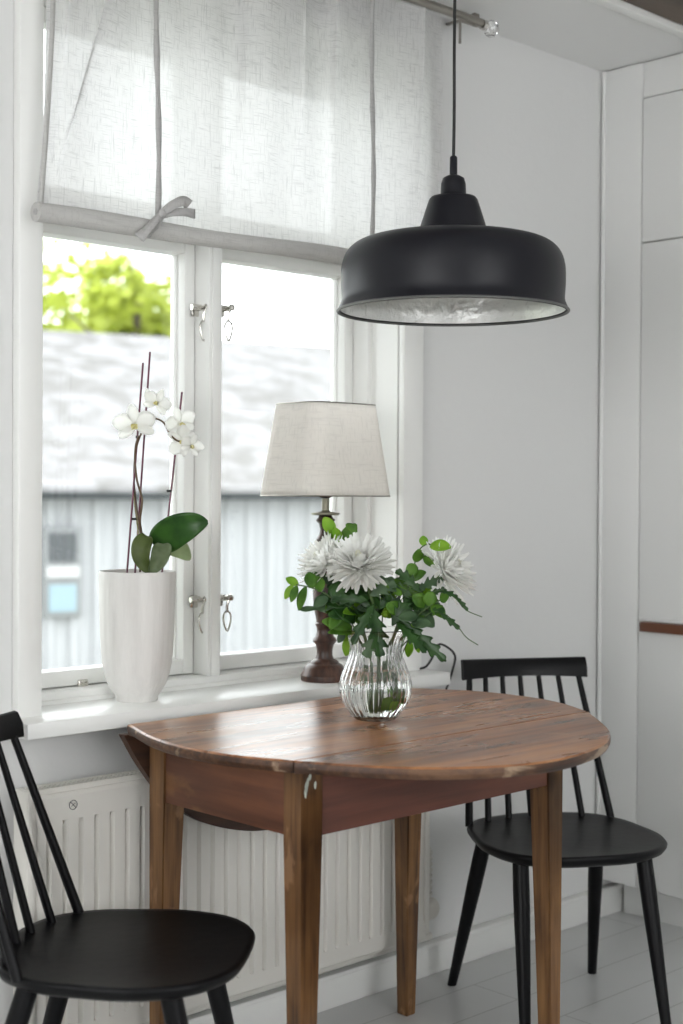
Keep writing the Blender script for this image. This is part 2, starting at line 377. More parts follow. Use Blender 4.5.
# latches: plate, hook arm and hanging loop
def latch(p, flip=1):
    e = empty('window_latch', p); e.scale = (1.2, 1.2, 1.2); e.parent = win; e['kind'] = 'structure'
    bm = B(); box(bm, (-.010, -.006, -.012), (.010, 0, .012), .003); tube(bm, [(-.014, -.010, .004), (.020, -.012, .006)], .0055, 12)
    tube(bm, [(.008, -.004, .004), (.010, -.030, .004)], [.006, .005], 12); lathe(bm, [(0, .001), (.006, .001), (.007, .006), (.004, .011), (0, .012)], 14, (.010, -.026, 0))
    obj('latch_plate', bm, STEEL, e)
    bm = B(); pts = []
    for k in range(20):
        a = 2*math.pi*k/20
        pts.append((.006+.0085*math.sin(a)*(1-.45*math.cos(a)), -.022, -.034-.019*(-math.cos(a))*-1-.006))
    tube(bm, pts, .0019, 8, closed=True)
    tube(bm, [(.008, -.026, .004), (.004, -.024, -.010), (.006, -.022, -.022)], .0026, 8)
    obj('latch_loop', bm, STEEL, e)
latch((-1.372, FY+.045, at_y(200, 310, .12).z)); latch((-1.372, FY+.045, at_y(194, 602, .12).z))
latch((-1.300, FY+.045, at_y(229, 311, .12).z)); latch((-1.300, FY+.045, at_y(226, 600, .12).z))
f = at_y(82, 683, SY)
bm = B(); box(bm, (f.x-.012, SY-.006, f.z-.008), (f.x+.012, SY, f.z+.008), .002); tube(bm, [(f.x-.006, SY, f.z), (f.x-.006, SY-.012, f.z)], .003, 8); tube(bm, [(f.x+.008, SY, f.z+.002), (f.x+.008, SY-.01, f.z+.002)], .002, 8)
obj('sash_fastener', bm, STEEL, win)['label'] = 'small metal fastener on the bottom rail'

# ------------------------------------------------------------------ outside
struct(bxo('ground_outside', (-30, .6, -1.3), (60, 60, -1.2), mat('outside_ground', (.32, .33, .28), .9), bev=0), 'ground outside')
def corrugated():
    m = mat('corrugated_sheet', (.28, .285, .295), .7, .2, .0, var=(3, .3, .7, (.36, .365, .375), (6, 6, .3))); return m
CORR = corrugated()
ROOFM = mat('weathered_roof', (.225, .22, .225), .9, .2, var=(2.6, .42, .60, (.145, .14, .135), (1, 1, .8)), bump=(4, .5))
BO = at_y(180, 490, 9.2); BO.z = -1.2; BA = R(-17)
barn = empty('barn', BO, BA, 'neighbouring barn of grey corrugated sheet with a pale weathered roof', 'building')
bm = B(); rows = []
x = -9.0; prof = []
while x < 10:   # trapezoidal corrugation
    for dx, dy in ((0, 0), (.075, 0), (.105, .045), (.165, .045), (.195, 0)): prof.append((x+dx, -dy))
    x += .235
sheet(bm, [[(a, b, 0) for a, b in prof], [(a, b, 2.38) for a, b in prof]]); obj('wall', bm, CORR, barn, flat=True)
def at_barn(px, py, ly):   # seen point on the barn plane local y = ly, in barn coordinates
    v = fwd + rgt*((px-341.5)/F) + upv*((512-py)/F); Q = Matrix.Rotation(-BA, 3, 'Z'); c_ = Q @ (CAM-BO); v_ = Q @ v
    return c_+v_*((ly-c_.y)/v_.y)
RH = at_barn(150, 336, 5.2).z-.08
bm = B(); hexa(bm, [(-9.3, -.28, 2.40), (10, -.28, 2.40), (10, 5.2, RH), (-9.3, 5.2, RH)], [(-9.3, -.28, 2.46), (10, -.28, 2.46), (10, 5.2, RH+.08), (-9.3, 5.2, RH+.08)])
obj('roof', bm, ROOFM, barn, flat=True)
bxo('eaves', (-9.3, -.30, 2.335), (10, -.02, 2.405), mat('dark_eave', (.012, .016, .018), .8), barn, 0)
bxo('gable', (-9, .2, 0), (9.9, 5.0, 2.3), CORR, barn, 0)
# barn window
a, b = at_barn(43, 527, -.1), at_barn(82, 617, -.1); x0, x1, z1, z0 = a.x, b.x, a.z, b.z
bw = bxo('window', (x0, -.10, z0), (x1, -.05, z1), mat('barn_window_frame', (.17, .175, .18), .7), barn, .01)
mz = (z0+z1)/2
bxo('pane', (x0+.06, -.115, mz+.11), (x1-.06, -.09, z1-.06), mat('barn_glass_dark', (.05, .055, .06), .6), bw, 0)
bxo('pane', (x0+.06, -.115, z0+.06), (x1-.06, -.09, mz-.12), mat('barn_glass_blue', (.19, .27, .31), .5), bw, 0)
bxo('window_ledge', (x0+.03, -.13, mz-.05), (x1-.03, -.09, mz+.06), mat('barn_white', (.36, .36, .36), .6), bw, 0)
# trees behind the barn
TL = leafmat('tree_leaf', (.30, .38, .05), (.60, .64, .13), .55, .6)
TL2 = leafmat('tree_leaf_blue', (.16, .24, .12), (.34, .42, .20), .5, .6)
BARK = mat('tree_bark', (.12, .10, .08), .9)
def tree(px, dist, top, rad, label, m, n, seed):
    rnd = random.Random(seed); v = fwd + rgt*((px-341.5)/F); v.z = 0; v.normalize(); p = CAM+v*dist
    t = empty('tree', (p.x, p.y, -1.2), 0, label, 'tree', 'trees beyond the barn roof')
    H = top+1.2
    bm = B(); tube(bm, catmull([(0, 0, 0), (.1, 0, H*.3), (-.1, .1, H*.6), (.05, 0, H*.9)], 5), [.22-.012*k for k in range(16)], 8)
    for k in range(9):
        a = rnd.uniform(0, 6.28); z = H*rnd.uniform(.4, .8); tube(bm, [(0, 0, z), (rad*.4*math.cos(a), rad*.4*math.sin(a), z+H*.12), (rad*.8*math.cos(a), rad*.8*math.sin(a), z+H*.2)], [.07, .045, .015], 6)
    obj('trunk', bm, BARK, t)
    bm = B(); blobs = [(rnd.uniform(-.75, .75)*rad, rnd.uniform(-.6, .6)*rad, H*rnd.uniform(.5, .9), rnd.uniform(.28, .45)*rad) for _ in range(13)]
    for _ in range(n):
        cx, cy, cz, rr = rnd.choice(blobs); d = Vector((rnd.gauss(0, 1), rnd.gauss(0, 1), rnd.gauss(0, 1))).normalized()*rr*rnd.uniform(.6, 1.05)
        c = Vector((cx, cy, cz))+d; s = rnd.uniform(.10, .19)
        u = Vector((rnd.gauss(0, 1), rnd.gauss(0, 1), rnd.gauss(0, 1))).normalized(); q = u.orthogonal().normalized()
        bm.faces.new([bm.verts.new(c+x) for x in (u*s, q*s*.6, -u*s, -q*s*.6)])
    obj('foliage', bm, m, t, flat=True)
tree(28, 27, 6.1, 2.2, 'yellow-green leafy tree at the left edge beyond the barn roof', TL, 2300, 1)
tree(88, 32, 6.0, 1.6, 'low thin yellow-green tree between two fuller trees beyond the roof', TL, 1500, 2)
tree(138, 22, 4.9, 1.35, 'dense round yellow-green tree on the right beyond the barn roof', TL, 2600, 3)
tree(112, 37, 5.0, 2.3, 'blue-green bush low behind the barn roof ridge', TL2, 1800, 5)

# ================================================================== CUPBOARD
cab = empty('tall_cupboard', (0, -.45, 0), 0, 'tall white built-in cupboard with a brown wooden grip in the right corner', 'cupboard')
def cb(name, a, b, m=WALLP, bev=.003): return bxo(name, (a[0], a[1]+.45, a[2]), (b[0], b[1]+.45, b[2]), m, cab, bev)
cb('carcass', (.004, -1.3, .105), (.62, -.002, CZ-.001))
cb('plinth', (.08, -1.3, 0), (.58, -.033, .104))
bm = B(); box(bm, (-.014, .313, .112), (.003, .445, CZ-.003), .003); tube(bm, [(-.016, .440, .113), (-.016, .440, CZ-.004)], .006, 10); obj('stile', bm, WALLP, cab)
cb('cupboard_rail', (-.010, -1.3, 2.326), (.003, -.1375, CZ-.003))
d1 = cb('cupboard_door', (-.0125, -.75, 1.9235), (.0035, -.1395, 2.3235))
d2 = cb('cupboard_door', (-.0125, -.75, .112), (.0035, -.1395, 1.9195))
cb('cupboard_door', (-.013, -1.3, .112), (.0035, -.755, 2.322))
bm = B(); box(bm, (-.034, .1485, .836), (-.013, .294, .864), .004); h = obj('door_handle', bm, HANDW, d2); h['label'] = 'brown wooden grip'; 
bm = B(); box(bm, (-.022, .1485, .866), (-.013, .305, .874), .002); box(bm, (-.020, .1485, .829), (-.013, .300, .838), .002); obj('handle_plate', bm, WALLP, d2)

# ================================================================== RADIATOR
rad = empty('radiator', (-1.37, -.06, .13), 0, 'white ribbed panel radiator under the window', 'radiator')
RX0, RX1, RZ0, RZ1, RYF = -.555, .545, 0.0, .512, -.030
bm = B(); x = RX0+.028; rows = []; pr = [(RX0, RYF+.006), (RX0+.02, RYF)]; top = []
while x < RX1-.055:
    pr += [(x, RYF), (x+.0035, RYF+.011), (x+.0055, RYF+.011), (x+.011, RYF-.001), (x+.026, RYF-.001)]; x += .0365
pr += [(RX1-.012, RYF), (RX1, RYF+.006)]
n = len(pr); ztop = RZ1-.062; zb = .040
flatp = [(a, RYF) for a, b in pr]
sheet(bm, [[(a, RYF+.004, RZ0) for a, b in pr], [(a, RYF, RZ0+.006) for a, b in pr], [(a, RYF, zb) for a, b in pr], [(a, b, zb+.014) for a, b in pr], [(a, b, ztop-.012) for a, b in pr],
           [(a, RYF, ztop) for a, b in pr], [(a, RYF, RZ1-.016) for a, b in pr], [(a, RYF+.004, RZ1-.009) for a, b in pr], [(a, RYF+.016, RZ1-.008) for a, b in pr]])
box(bm, (RX0, -.012, RZ0+.004), (RX1, .022, RZ1-.012), .004)
obj('front_panel', bm, RADM, rad, angle=25)
bm = B(); box(bm, (RX0-.014, RYF-.003, RZ0+.01), (RX0+.006, .024, RZ1+.003), .006); obj('side_panel', bm, RADM, rad)
bm = B(); box(bm, (RX1-.006, RYF-.003, RZ0+.01), (RX1+.012, .024, RZ1+.003), .006); obj('side_panel', bm, RADM, rad)
bm = B(); box(bm, (RX0+.007, RYF+.010, RZ1-.012), (RX1-.007, RYF+.014, RZ1+.002)); box(bm, (RX0+.007, .018, RZ1-.012), (RX1-.007, .022, RZ1+.002)); x = RX0+.012
while x < RX1-.012: box(bm, (x, RYF+.012, RZ1-.006), (x+.006, .020, RZ1+.001)); x += .0125
obj('top_grille', bm, RADM, rad)
bm = B(); cxx, czz = RX0+.088, RZ1-.035
tube(bm, [(cxx+.009*math.cos(a), RYF-.0008, czz+.009*math.sin(a)) for a in [6.283*k/24 for k in range(24)]], .0008, 6, closed=True)
tube(bm, [(cxx-.006, RYF-.0008, czz+.006), (cxx+.006, RYF-.0008, czz-.006)], .0008, 6); tube(bm, [(cxx-.004, RYF-.0008, czz-.003), (cxx+.004, RYF-.0008, czz+.003)], .0006, 6)
obj('round_sticker', bm, mat('sticker_grey', (.15, .15, .15), .5), rad)['label'] = 'grey circle mark with a slash'
bm = B(); zz = RZ0+.08
prof = [(.0, .0), (.013, .0)]
for k in range(8): prof += [(.013, .004+k*.0145), (.0155, .007+k*.0145), (.0155, .012+k*.0145), (.013, .0145+k*.0145)]
prof += [(.010, .125), (0, .126)]
lathe(bm, prof, 20, (RX1+.030, -.002, zz+.010)); VM = mat('aged_white_plastic', (.58, .56, .51), .5); obj('radiator_valve', bm, VM, rad)
bm = B(); lathe(bm, smooth_prof([(0, 0), (.018, .001), (.026, .010), (.028, .020), (.026, .030), (.018, .038), (0, .040)], 3), 28)
for v in bm.verts: v.co = Vector((RX1+.034, -.010+v.co.x*0-.0+(.02-v.co.z)*.9, zz-.018+v.co.y)) + Vector((v.co.x, 0, 0))
obj('valve_cap', bm, VM, rad)

# ================================================================== TABLE
TZ = .760; TT = .022
tab = empty('dining_table', (-1.33, -.38, 0), 0, 'old oval drop-leaf dining table of worn brown pine', 'table')
OX, OY = 1.33, .38
out = [(-1.742, -.135), (-1.794, -.283), (-1.812, -.403), (-1.800, -.520), (-1.752, -.640), (-1.683, -.768), (-1.597, -.860), (-1.493, -.918), (-1.380, -.935), (-1.235, -.905), (-1.125, -.846), (-1.025, -.760), (-.907, -.619), (-.846, -.469), (-.855, -.300), (-.905, -.200), (-.947, -.135)]
cur = [(p.x+OX, p.y+OY) for p in catmull([Vector(p) for p in out], 6)]
SEAM = -.640+OY
mid = [p for p in cur if p[1] > SEAM+.01]; lead = [p for p in cur if p[1] < SEAM-.01]
def xcross(L1, y):
    r = []
    for (xa, ya), (xb, yb) in zip(cur, cur[1:]):
        if (ya-y)*(yb-y) < 0: r.append(xa+(xb-xa)*(y-ya)/(yb-ya))
    return min(r), max(r)
xl, xr = xcross(cur, SEAM)
left = [p for p in mid if p[0] < 0]; right = [p for p in mid if p[0] >= 0]
def close_line(P, y):   # straight edge points
    return P
mo = left + [(xl, SEAM+.0018)] + [(xl+(xr-xl)*k/12, SEAM+.0018) for k in range(1, 12)] + [(xr, SEAM+.0018)] + right
fo = [(xl, SEAM-.0018)] + lead + [(xr, SEAM-.0018)] + [(xr+(xl-xr)*k/12, SEAM-.0018) for k in range(1, 12)]
lev = [(TZ-TT, .007), (TZ-TT+.004, .003), (TZ-TT+.010, .0), (TZ-.007, .0), (TZ-.003, .0015), (TZ, .005)]
lev2 = [(TZ-TT, .007), (TZ-TT+.004, .003), (TZ-TT+.010, .0), (TZ-.007, .0), (TZ-.002, .0010), (TZ, .0025)]
def board(name, outline, parent, m, levels, label=None):
    bm = B(); P = [Vector(p) for p in outline]
    # inset only along the curved rim: straight seam points keep their place
    n = len(P); rings = []
    c = Vector((sum(p.x for p in P)/n, sum(p.y for p in P)/n))
    nor = []
    for i in range(n):
        t = (P[(i+1) % n]-P[i-1]); t = t.normalized(); nor.append(Vector((t.y, -t.x)))
    for z, ins in levels:
        ring = []
        for i, p in enumerate(P):
            k = .3 if abs(p.y-SEAM) < .002 else 1
            ring.append(bm.verts.new((*(p-nor[i]*ins*k), z)))
        rings.append(ring)
    for A, Bq in zip(rings, rings[1:]):
        for k in range(n): bm.faces.new((A[k], A[(k+1) % n], Bq[(k+1) % n], Bq[k])).material_index = 0 if A is rings[-2] else 1
    bm.faces.new(rings[0][::-1]); bm.faces.new(rings[-1])
    o = obj(name, bm, [m, RIMW], parent, angle=18)
    if label: o['label'] = label
    return o
board('table_top', mo, tab, TOPW, lev)
board('table_leaf', fo, tab, TOPW, lev, 'raised front leaf')
# hanging leaf on the window side
hp = [(-.418, .738), (-.378, .675), (-.32, .605), (-.23, .540), (-.11, .500), (.0, .490), (.12, .500), (.24, .545), (.32, .61), (.365, .675), (.378, .738)]
hc = catmull([Vector(p) for p in hp], 6)
bm = B(); A = [bm.verts.new((p.x, .247, p.y)) for p in hc]; A2 = [bm.verts.new((p.x, .266, p.y)) for p in hc]
n = len(hc)
for k in range(n): bm.faces.new((A[k], A[(k+1) % n], A2[(k+1) % n], A2[k]))
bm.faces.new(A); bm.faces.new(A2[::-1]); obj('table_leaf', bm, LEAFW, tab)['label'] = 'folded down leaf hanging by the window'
TX0, TX1, TY0, TY1 = -1.696+OX, -.95+OX, -.60+OY, -.145+OY
LW = .051; ZL = TZ-TT-.0005
for sx, sy in ((0, 0), (1, 0), (0, 1), (1, 1)):
    x0 = TX0 if sx == 0 else TX1-LW; y0 = TY0 if sy == 0 else TY1-LW
    bm = B(); tp = .018
    ix = (0, tp) if sx == 0 else (tp, 0); iy = (0, tp) if sy == 0 else (tp, 0)
    def ring(z, k):
        a0 = x0+ix[1]*0+(tp*k if sx == 1 else 0)+.003*k*(1 if sx == 0 else 0); a1 = x0+LW-(tp*k if sx == 0 else 0)-.003*k*(1 if sx else 0)
        b0 = y0+(tp*k if sy == 1 else 0); b1 = y0+LW-(tp*k if sy == 0 else 0)
        return [(a0, b0, z), (a1, b0, z), (a1, b1, z), (a0, b1, z)]
    fs = hexa(bm, ring(0, 1), ring(.60, .0)); box(bm, (x0, y0, .60), (x0+LW, y0+LW, ZL))
    bmesh.ops.remove_doubles(bm, verts=bm.verts[:], dist=.0001)
    bmesh.ops.bevel(bm, geom=bm.edges[:], offset=.0022, segments=2, affect='EDGES')
    lg = obj('leg', bm, LEGW, tab)
    if (sx, sy) == (0, 0):
        lg['label'] = 'nearest leg with chips of pale paint'
        bm = B()
        for dx, z, w_, h_ in ((.010, .700, .004, .010), (.013, .708, .003, .008), (.018, .716, .0035, .006), (.008, .690, .003, .010), (.031, .700, .003, .007)):
            c = [bm.verts.new((x0+dx+rx*w_, y0-.0006, z+rz*h_)) for rx, rz in ((-.5, -.9), (.3, -1), (.9, .2), (.6, 1), (-.4, .8), (-1, .1))]; bm.faces.new(c)
        obj('paint_chip', bm, mat('pale_paint', (.55, .60, .52), .6), lg, flat=True, solid=.0008)
def apron(a, b, m, lab=None): o = bxo('apron', a, b, m, tab, .0015); return o
AZ0 = .607
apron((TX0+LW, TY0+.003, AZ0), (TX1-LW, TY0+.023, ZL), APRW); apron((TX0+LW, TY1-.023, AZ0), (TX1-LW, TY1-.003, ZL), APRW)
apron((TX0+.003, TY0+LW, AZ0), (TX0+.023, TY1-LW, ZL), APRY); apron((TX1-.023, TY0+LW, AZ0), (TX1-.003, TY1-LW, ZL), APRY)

# ================================================================== CHAIRS
def make_chair():
    t = empty('dining_chair'); tag(t, 'x', 'chair', 'black spindle-back chairs')
    SZ = .425
    half = [(0, .225), (.11, .214), (.186, .160), (.219, .070), (.214, -.03), (.195, -.115), (.135, -.185), (0, -.218)]
    o = [Vector(p) for p in half] + [Vector((-x, y)) for x, y in half[-2:0:-1]]
    c = catmull(o, 8, closed=True); c = [Vector(p) for p in c][::-1]
    bm = B(); n = len(c); rings = []
    for z, s in ((-.030, .86), (-.028, .90), (-.020, .965), (-.010, .995), (-.004, 1.0), (0, .985), (-.001, .94), (-.004, .82), (-.0065, .62), (-.0075, .4), (-.008, .15)):
        rings.append([bm.verts.new((p.x*s, p.y*s, SZ+z)) for p in c])
    for A, Bq in zip(rings, rings[1:]):
        for k in range(n): bm.faces.new((A[k], A[(k+1) % n], Bq[(k+1) % n], Bq[k]))
    bm.faces.new(rings[0][::-1]); bm.faces.new(rings[-1]); obj('seat', bm, BLACK, t, angle=60)
    for (tx, ty), (fx, fy) in (((-.145, -.125), (-.188, -.240)), ((.145, -.125), (.188, -.240)), ((-.150, .115), (-.170, .205)), ((.150, .115), (.170, .205))):
        bm = B(); T = Vector((tx, ty, SZ-.027)); Ft = Vector((fx, fy, 0)); pts = [Ft.lerp(T, k/6) for k in range(7)]
        tube(bm, pts, [.0115, .013, .0148, .0165, .0182, .019, .0185], 16); 
        zmin = min(v.co.z for v in bm.verts)
        for v in bm.verts: v.co.z = max(v.co.z, 0.0)
        obj('leg', bm, BLACK, t)
    for k in range(7):
        u = (k-3)/3; bx, by = .185*u, -.192+.062*u*u; tx, ty = .146*u, -.276+.030*u*u
        bm = B(); p0 = Vector((bx, by, SZ-.006)); p1 = Vector((tx, ty, .760))
        tube(bm, [p0.lerp(p1, q/5) for q in range(6)], [.0082, .0080, .0077, .0073, .0068, .0062] if abs(u) < 1 else [.0095, .0093, .0088, .0083, .0078, .0072], 12); obj('spindle', bm, BLACK, t)
    bm = B(); rows = []
    N = 18
    for k in range(N+1):
        u = -1+2*k/N; xx = .165*u; yy = -.275+.034*u*u; zt = .806-.004*(1-u*u); zb = .757+.003*(1-u*u); lean = .010
        rows.append([(xx, yy+.009, zb), (xx, yy+.010-lean*.3, (zb+zt)/2), (xx, yy+.007-lean, zt-.003), (xx, yy-lean, zt), (xx, yy-.007-lean, zt-.003), (xx, yy-.010-lean*.3, (zb+zt)/2), (xx, yy-.009, zb), (xx, yy, zb-.002)])
    V = [[bm.verts.new(p) for p in r] for r in rows]
    for A, Bq in zip(V, V[1:]):
        for k in range(8): bm.faces.new((A[k], A[(k+1) % 8], Bq[(k+1) % 8], Bq[k]))
    bm.faces.new(V[0]); bm.faces.new(V[-1][::-1]); obj('crest_rail', bm, BLACK, t, angle=50)
    return t
ch = make_chair(); ch.location = (-.697, -.405, 0); ch.rotation_euler = (0, 0, R(150.8)); ch['label'] = 'black spindle-back chair behind the table, standing in the corner of the room'
ch2 = copy_tree(ch); ch2.location = (-1.930, -.395, 0); ch2.rotation_euler = (0, 0, R(221.3)); ch2['label'] = 'black spindle-back chair in the left foreground beside the radiator, partly cut off'

# ================================================================== BLIND AND ROD
BY = -.075
zb = 1.768; zt = 2.385
def bx_edge(z):   # left edge swings out towards the hem
    t = (z-zb)/(zt-zb); return -1.912+.018*min(1, t*1.6)+.008*math.sin(t*3)
blind = empty('roman_blind', (-1.34, BY, zb), 0, 'white linen blind half lowered over the window, tied with tapes', 'blind')
bm = B(); rows = []; NX, NZ = 300, 60; rn = random.Random(3)
ph = [rn.uniform(0, 6.28) for _ in range(8)]
for j in range(NZ+1):
    t = j/NZ; z = zb+.012+(zt-zb-.012)*t; xL = bx_edge(z); xR = -.760; row = []
    folds = [(.012+.135*t, .0095, .024*min(1, max(0, (t-.08)*3.5))), (.006+.045*t, .005, .007*min(1, t*2)), (.42+.01*t, .012, .012*t), (.56+.03*t, .014, .018*t), (.655+.015*t, .012, .017*t), (.90+.01*t, .012, .013*t)]
    for i in range(NX+1):
        s = i/NX; x = xL+(xR-xL)*s
        amp = .004+.008*t
        y = amp*(math.sin(17*s+ph[0]+1.2*t)+.7*math.sin(31*s+ph[1]-2*t)+.4*math.sin(57*s+ph[2]+t*1.5))
        for s0, w_, a_ in folds:
            q = (s-s0)/w_; e_ = math.exp(-(q/4)**2); x -= a_*math.tanh(q)*e_; y -= a_*.55*math.tanh(q)*e_+a_*.4/math.cosh(max(-20, min(20, q)))
        row.append((x+1.34, y, z-zb-.018*(1-s)*(1-t)))
    rows.append(row)
sheet(bm, rows); obj('fabric', bm, BLIND, blind, angle=180)
# rolled hem
bm = B(); pts = []; rs = []
for k in range(41):
    s = k/40; x = -1.915+(-.760+1.915)*s; pts.append((x+1.34, 0+.002*math.sin(9*s), .002-.018*(1-s)-.003*math.sin(s*math.pi)+.0015*math.sin(13*s))); rs.append(.0185+.0012*math.sin(11*s))
tube(bm, pts, rs, 20); obj('hem_roll', bm, HEM, blind)
bm = B(); tube(bm, [(-1.9175+1.34, 0, -.016), (-1.905+1.34, 0, -.016)], .006, 10); obj('hem_rod', bm, TAPE, blind)
# side hem
bm = B(); ribbon(bm, [(bx_edge(zb+q*(zt-zb))+1.34+.004, -.006, q*(zt-zb)) for q in [k/20 for k in range(21)]], .010, (1, 0, 0)); obj('side_hem', bm, HEM, blind, solid=.002)
for xs, nm in ((at_y(157.5, 110, BY-.021).x, 1), (at_y(372.5, 120, BY-.021).x, 0)):
    bm = B(); L_ = []
    for k in range(25):
        q = k/24; z = q*(zt-zb-.01)+.0; L_.append((xs+1.34+.003*math.sin(5*q+nm), -.021-.002*math.sin(7*q), z+.012))
    ribbon(bm, L_, [.011+.002*math.sin(k*1.1) for k in range(25)], (1, -.2, 0)); obj('tie_tape', bm, TAPE, blind, solid=.0022)
# bow
dz = 2.72
def bp(px, py, d=0.0): return at_y(px, py, BY-.03+d)-Vector((-1.34, BY, zb))
def rib(pp, ws, name='bow_ribbon', sd=None):
    P = [bp(*q) for q in pp]; C2 = catmull(P, 5); W = [ws[0]+(ws[-1]-ws[0])*k/(len(C2)-1) for k in range(len(C2))]
    side = []
    for i in range(len(C2)):
        t = (C2[min(i+1, len(C2)-1)]-C2[max(i-1, 0)]).normalized(); n_ = -fwd; s = t.cross(n_)
        a = .25*math.sin(i*.45); side.append((s*math.cos(a)+n_*math.sin(a)))
    bm = B(); ribbon(bm, C2, W, side); return bm
bm = rib([(162, 215, 0), (166, 210, -.006), (175, 204, -.012), (184, 201, -.014), (189, 205, -.010)], [.014, .024]); obj('bow_ribbon', bm, TAPE, blind, solid=.002)
bm = rib([(162, 216, 0), (172, 213, -.008), (184, 212, -.010), (195, 214, -.006)], [.012, .020]); obj('bow_ribbon', bm, TAPE, blind, solid=.002)
bm = rib([(163, 213, 0), (157, 219, -.006), (148, 229, -.008), (139, 238, -.004)], [.011, .023]); obj('bow_ribbon', bm, TAPE, blind, solid=.002)
bm = rib([(162, 214, .002), (158, 224, .0), (151, 230, .002), (146, 236, .004)], [.010, .019]); obj('bow_ribbon', bm, TAPE, blind, solid=.002)
bm = B(); bmesh.ops.create_icosphere(bm, subdivisions=3, radius=1); k0 = bp(162.5, 214, -.004)
for v in bm.verts: v.co = Vector((v.co.x*.009, v.co.y*.006, v.co.z*.010*(1+.15*math.sin(v.co.x*9))))+k0
obj('bow_knot', bm, TAPE, blind)
# rod
rod = empty('curtain_rod', (-1.3, -.095, 2.398), 0, 'thin metal curtain rod with a clear round end knob above the blind', 'curtain rod')
bm = B(); tube(bm, [(-.70, 0, 0), (.60, 0, 0), (.65, 0, 0)], [.011, .011, .010], 16); obj('rod', bm, DSTEEL, rod)
bm = B(); lathe(bm, [(0, -.021), (.008, -.0195), (.0155, -.0145), (.0195, -.007), (.021, 0), (.0195, .007), (.0155, .0145), (.008, .0195), (0, .021)], 10)
for v in bm.verts: v.co = v.co+Vector((.688, 0, -.006))
obj('finial', bm, GLASS, rod, flat=True)['label'] = 'clear faceted ball'
bm = B(); lathe(bm, [(0, 0), (.012, 0), (.013, .012), (.010, .016), (0, .016)], 16)
for v in bm.verts: v.co = Vector((.652+v.co.z, v.co.x, v.co.y-.003))
obj('rod_collar', bm, STEEL, rod)
bm = B(); box(bm, (.622, -.004, .010), (.634, .095, .016), .002); box(bm, (.618, -.006, -.014), (.638, .008, .018), .003); obj('rod_bracket', bm, DSTEEL, rod)
bm = B(); box(bm, (.555, -.016, -.022), (.600, -.010, -.016), .001); tube(bm, [(.556, -.013, -.018), (.556, -.013, -.075)], .0035, 8); obj('rod_hook', bm, DSTEEL, rod)

# ================================================================== PENDANT
PD = 2.93
pc = at(452.5, 305, PD); pz = at(452.5, 305, PD).z
s_ = PD/F   # metres per pixel here
pen = empty('pendant_lamp', (pc.x, pc.y, 0), 0, 'large black domed metal pendant lamp hanging over the table', 'lamp')
zr = pz-.015   # rim height
hh = lambda y: zr+(308-y)*s_*1.0
outer = [(.2345, hh(309)), (.2375, hh(307)), (.2345, hh(304)), (.229, hh(296)), (.2305, hh(280)), (.229, hh(262)), (.219, hh(249)), (.199, hh(240.5)), (.168, hh(236)), (.125, hh(234)), (.078, hh(232.6)),
         (.0735, hh(230.5)), (.0680, hh(223)), (.0570, hh(206)), (.0500, hh(196)), (.0460, hh(193.6)), (.0285, hh(192.4)), (.0265, hh(190)), (.0255, hh(180)), (.022, hh(174.5)), (.013, hh(172)), (.008, hh(171.5)), (.0078, hh(154)), (.006, hh(152.5)), (0, hh(152.4))]
inner = [(.2345, hh(309)), (.2310, hh(306)), (.226, hh(296)), (.2275, hh(280)), (.226, hh(263)), (.216, hh(252)), (.196, hh(243.5)), (.166, hh(239)), (.124, hh(236.5)), (.070, hh(235)), (.055, hh(218)), (.043, hh(199)), (0, hh(198.5))]
bm = B(); lathe(bm, outer[:2]+smooth_prof(outer[2:11], 4)+outer[11:19], 96); obj('lamp_shade', bm, BLKM, pen, angle=50)
bm = B(); lathe(bm, outer[16:], 32); obj('lamp_cap', bm, BLKM, pen, angle=45)
bm = B(); lathe(bm, smooth_prof(inner[1:10], 4)+inner[10:], 96); obj('shade_lining', bm, INNER, pen, angle=50)['label'] = 'silvery worn lining inside the shade'
bm = B(); tube(bm, [(.237*math.cos(a), .237*math.sin(a), hh(307.5)) for a in [6.283185*k/96 for k in range(96)]], .0026, 8, closed=True); obj('shade_rim', bm, mat('worn_rim', (.16, .16, .155), .4, .5, .6), pen)
bm = B(); lathe(bm, [(0, hh(196)), (.022, hh(197)), (.022, hh(220)), (.018, hh(222)), (0, hh(222))], 24); obj('lamp_socket', bm, BLKM, pen)
bm = B(); lathe(bm, smooth_prof([(0, hh(264)), (.02, hh(262)), (.032, hh(250)), (.030, hh(238)), (.016, hh(226)), (.014, hh(221)), (0, hh(221))], 4), 24); obj('light_bulb', bm, mat('opal_bulb', (.8, .8, .78), .3), pen)
bm = B(); tube(bm, catmull([(0, 0, hh(154)), (.001, 0, hh(100)), (.000, 0, hh(50)), (.001, 0, CZ+.003)], 6), .0033, 10); obj('lamp_cable', bm, CORD, pen)
bm = B(); lathe(bm, [(0, CZ-.046), (.012, CZ-.045), (.045, CZ-.01), (.048, CZ+.0035), (0, CZ+.0035)], 32); obj('ceiling_rose', bm, BLKM, pen)

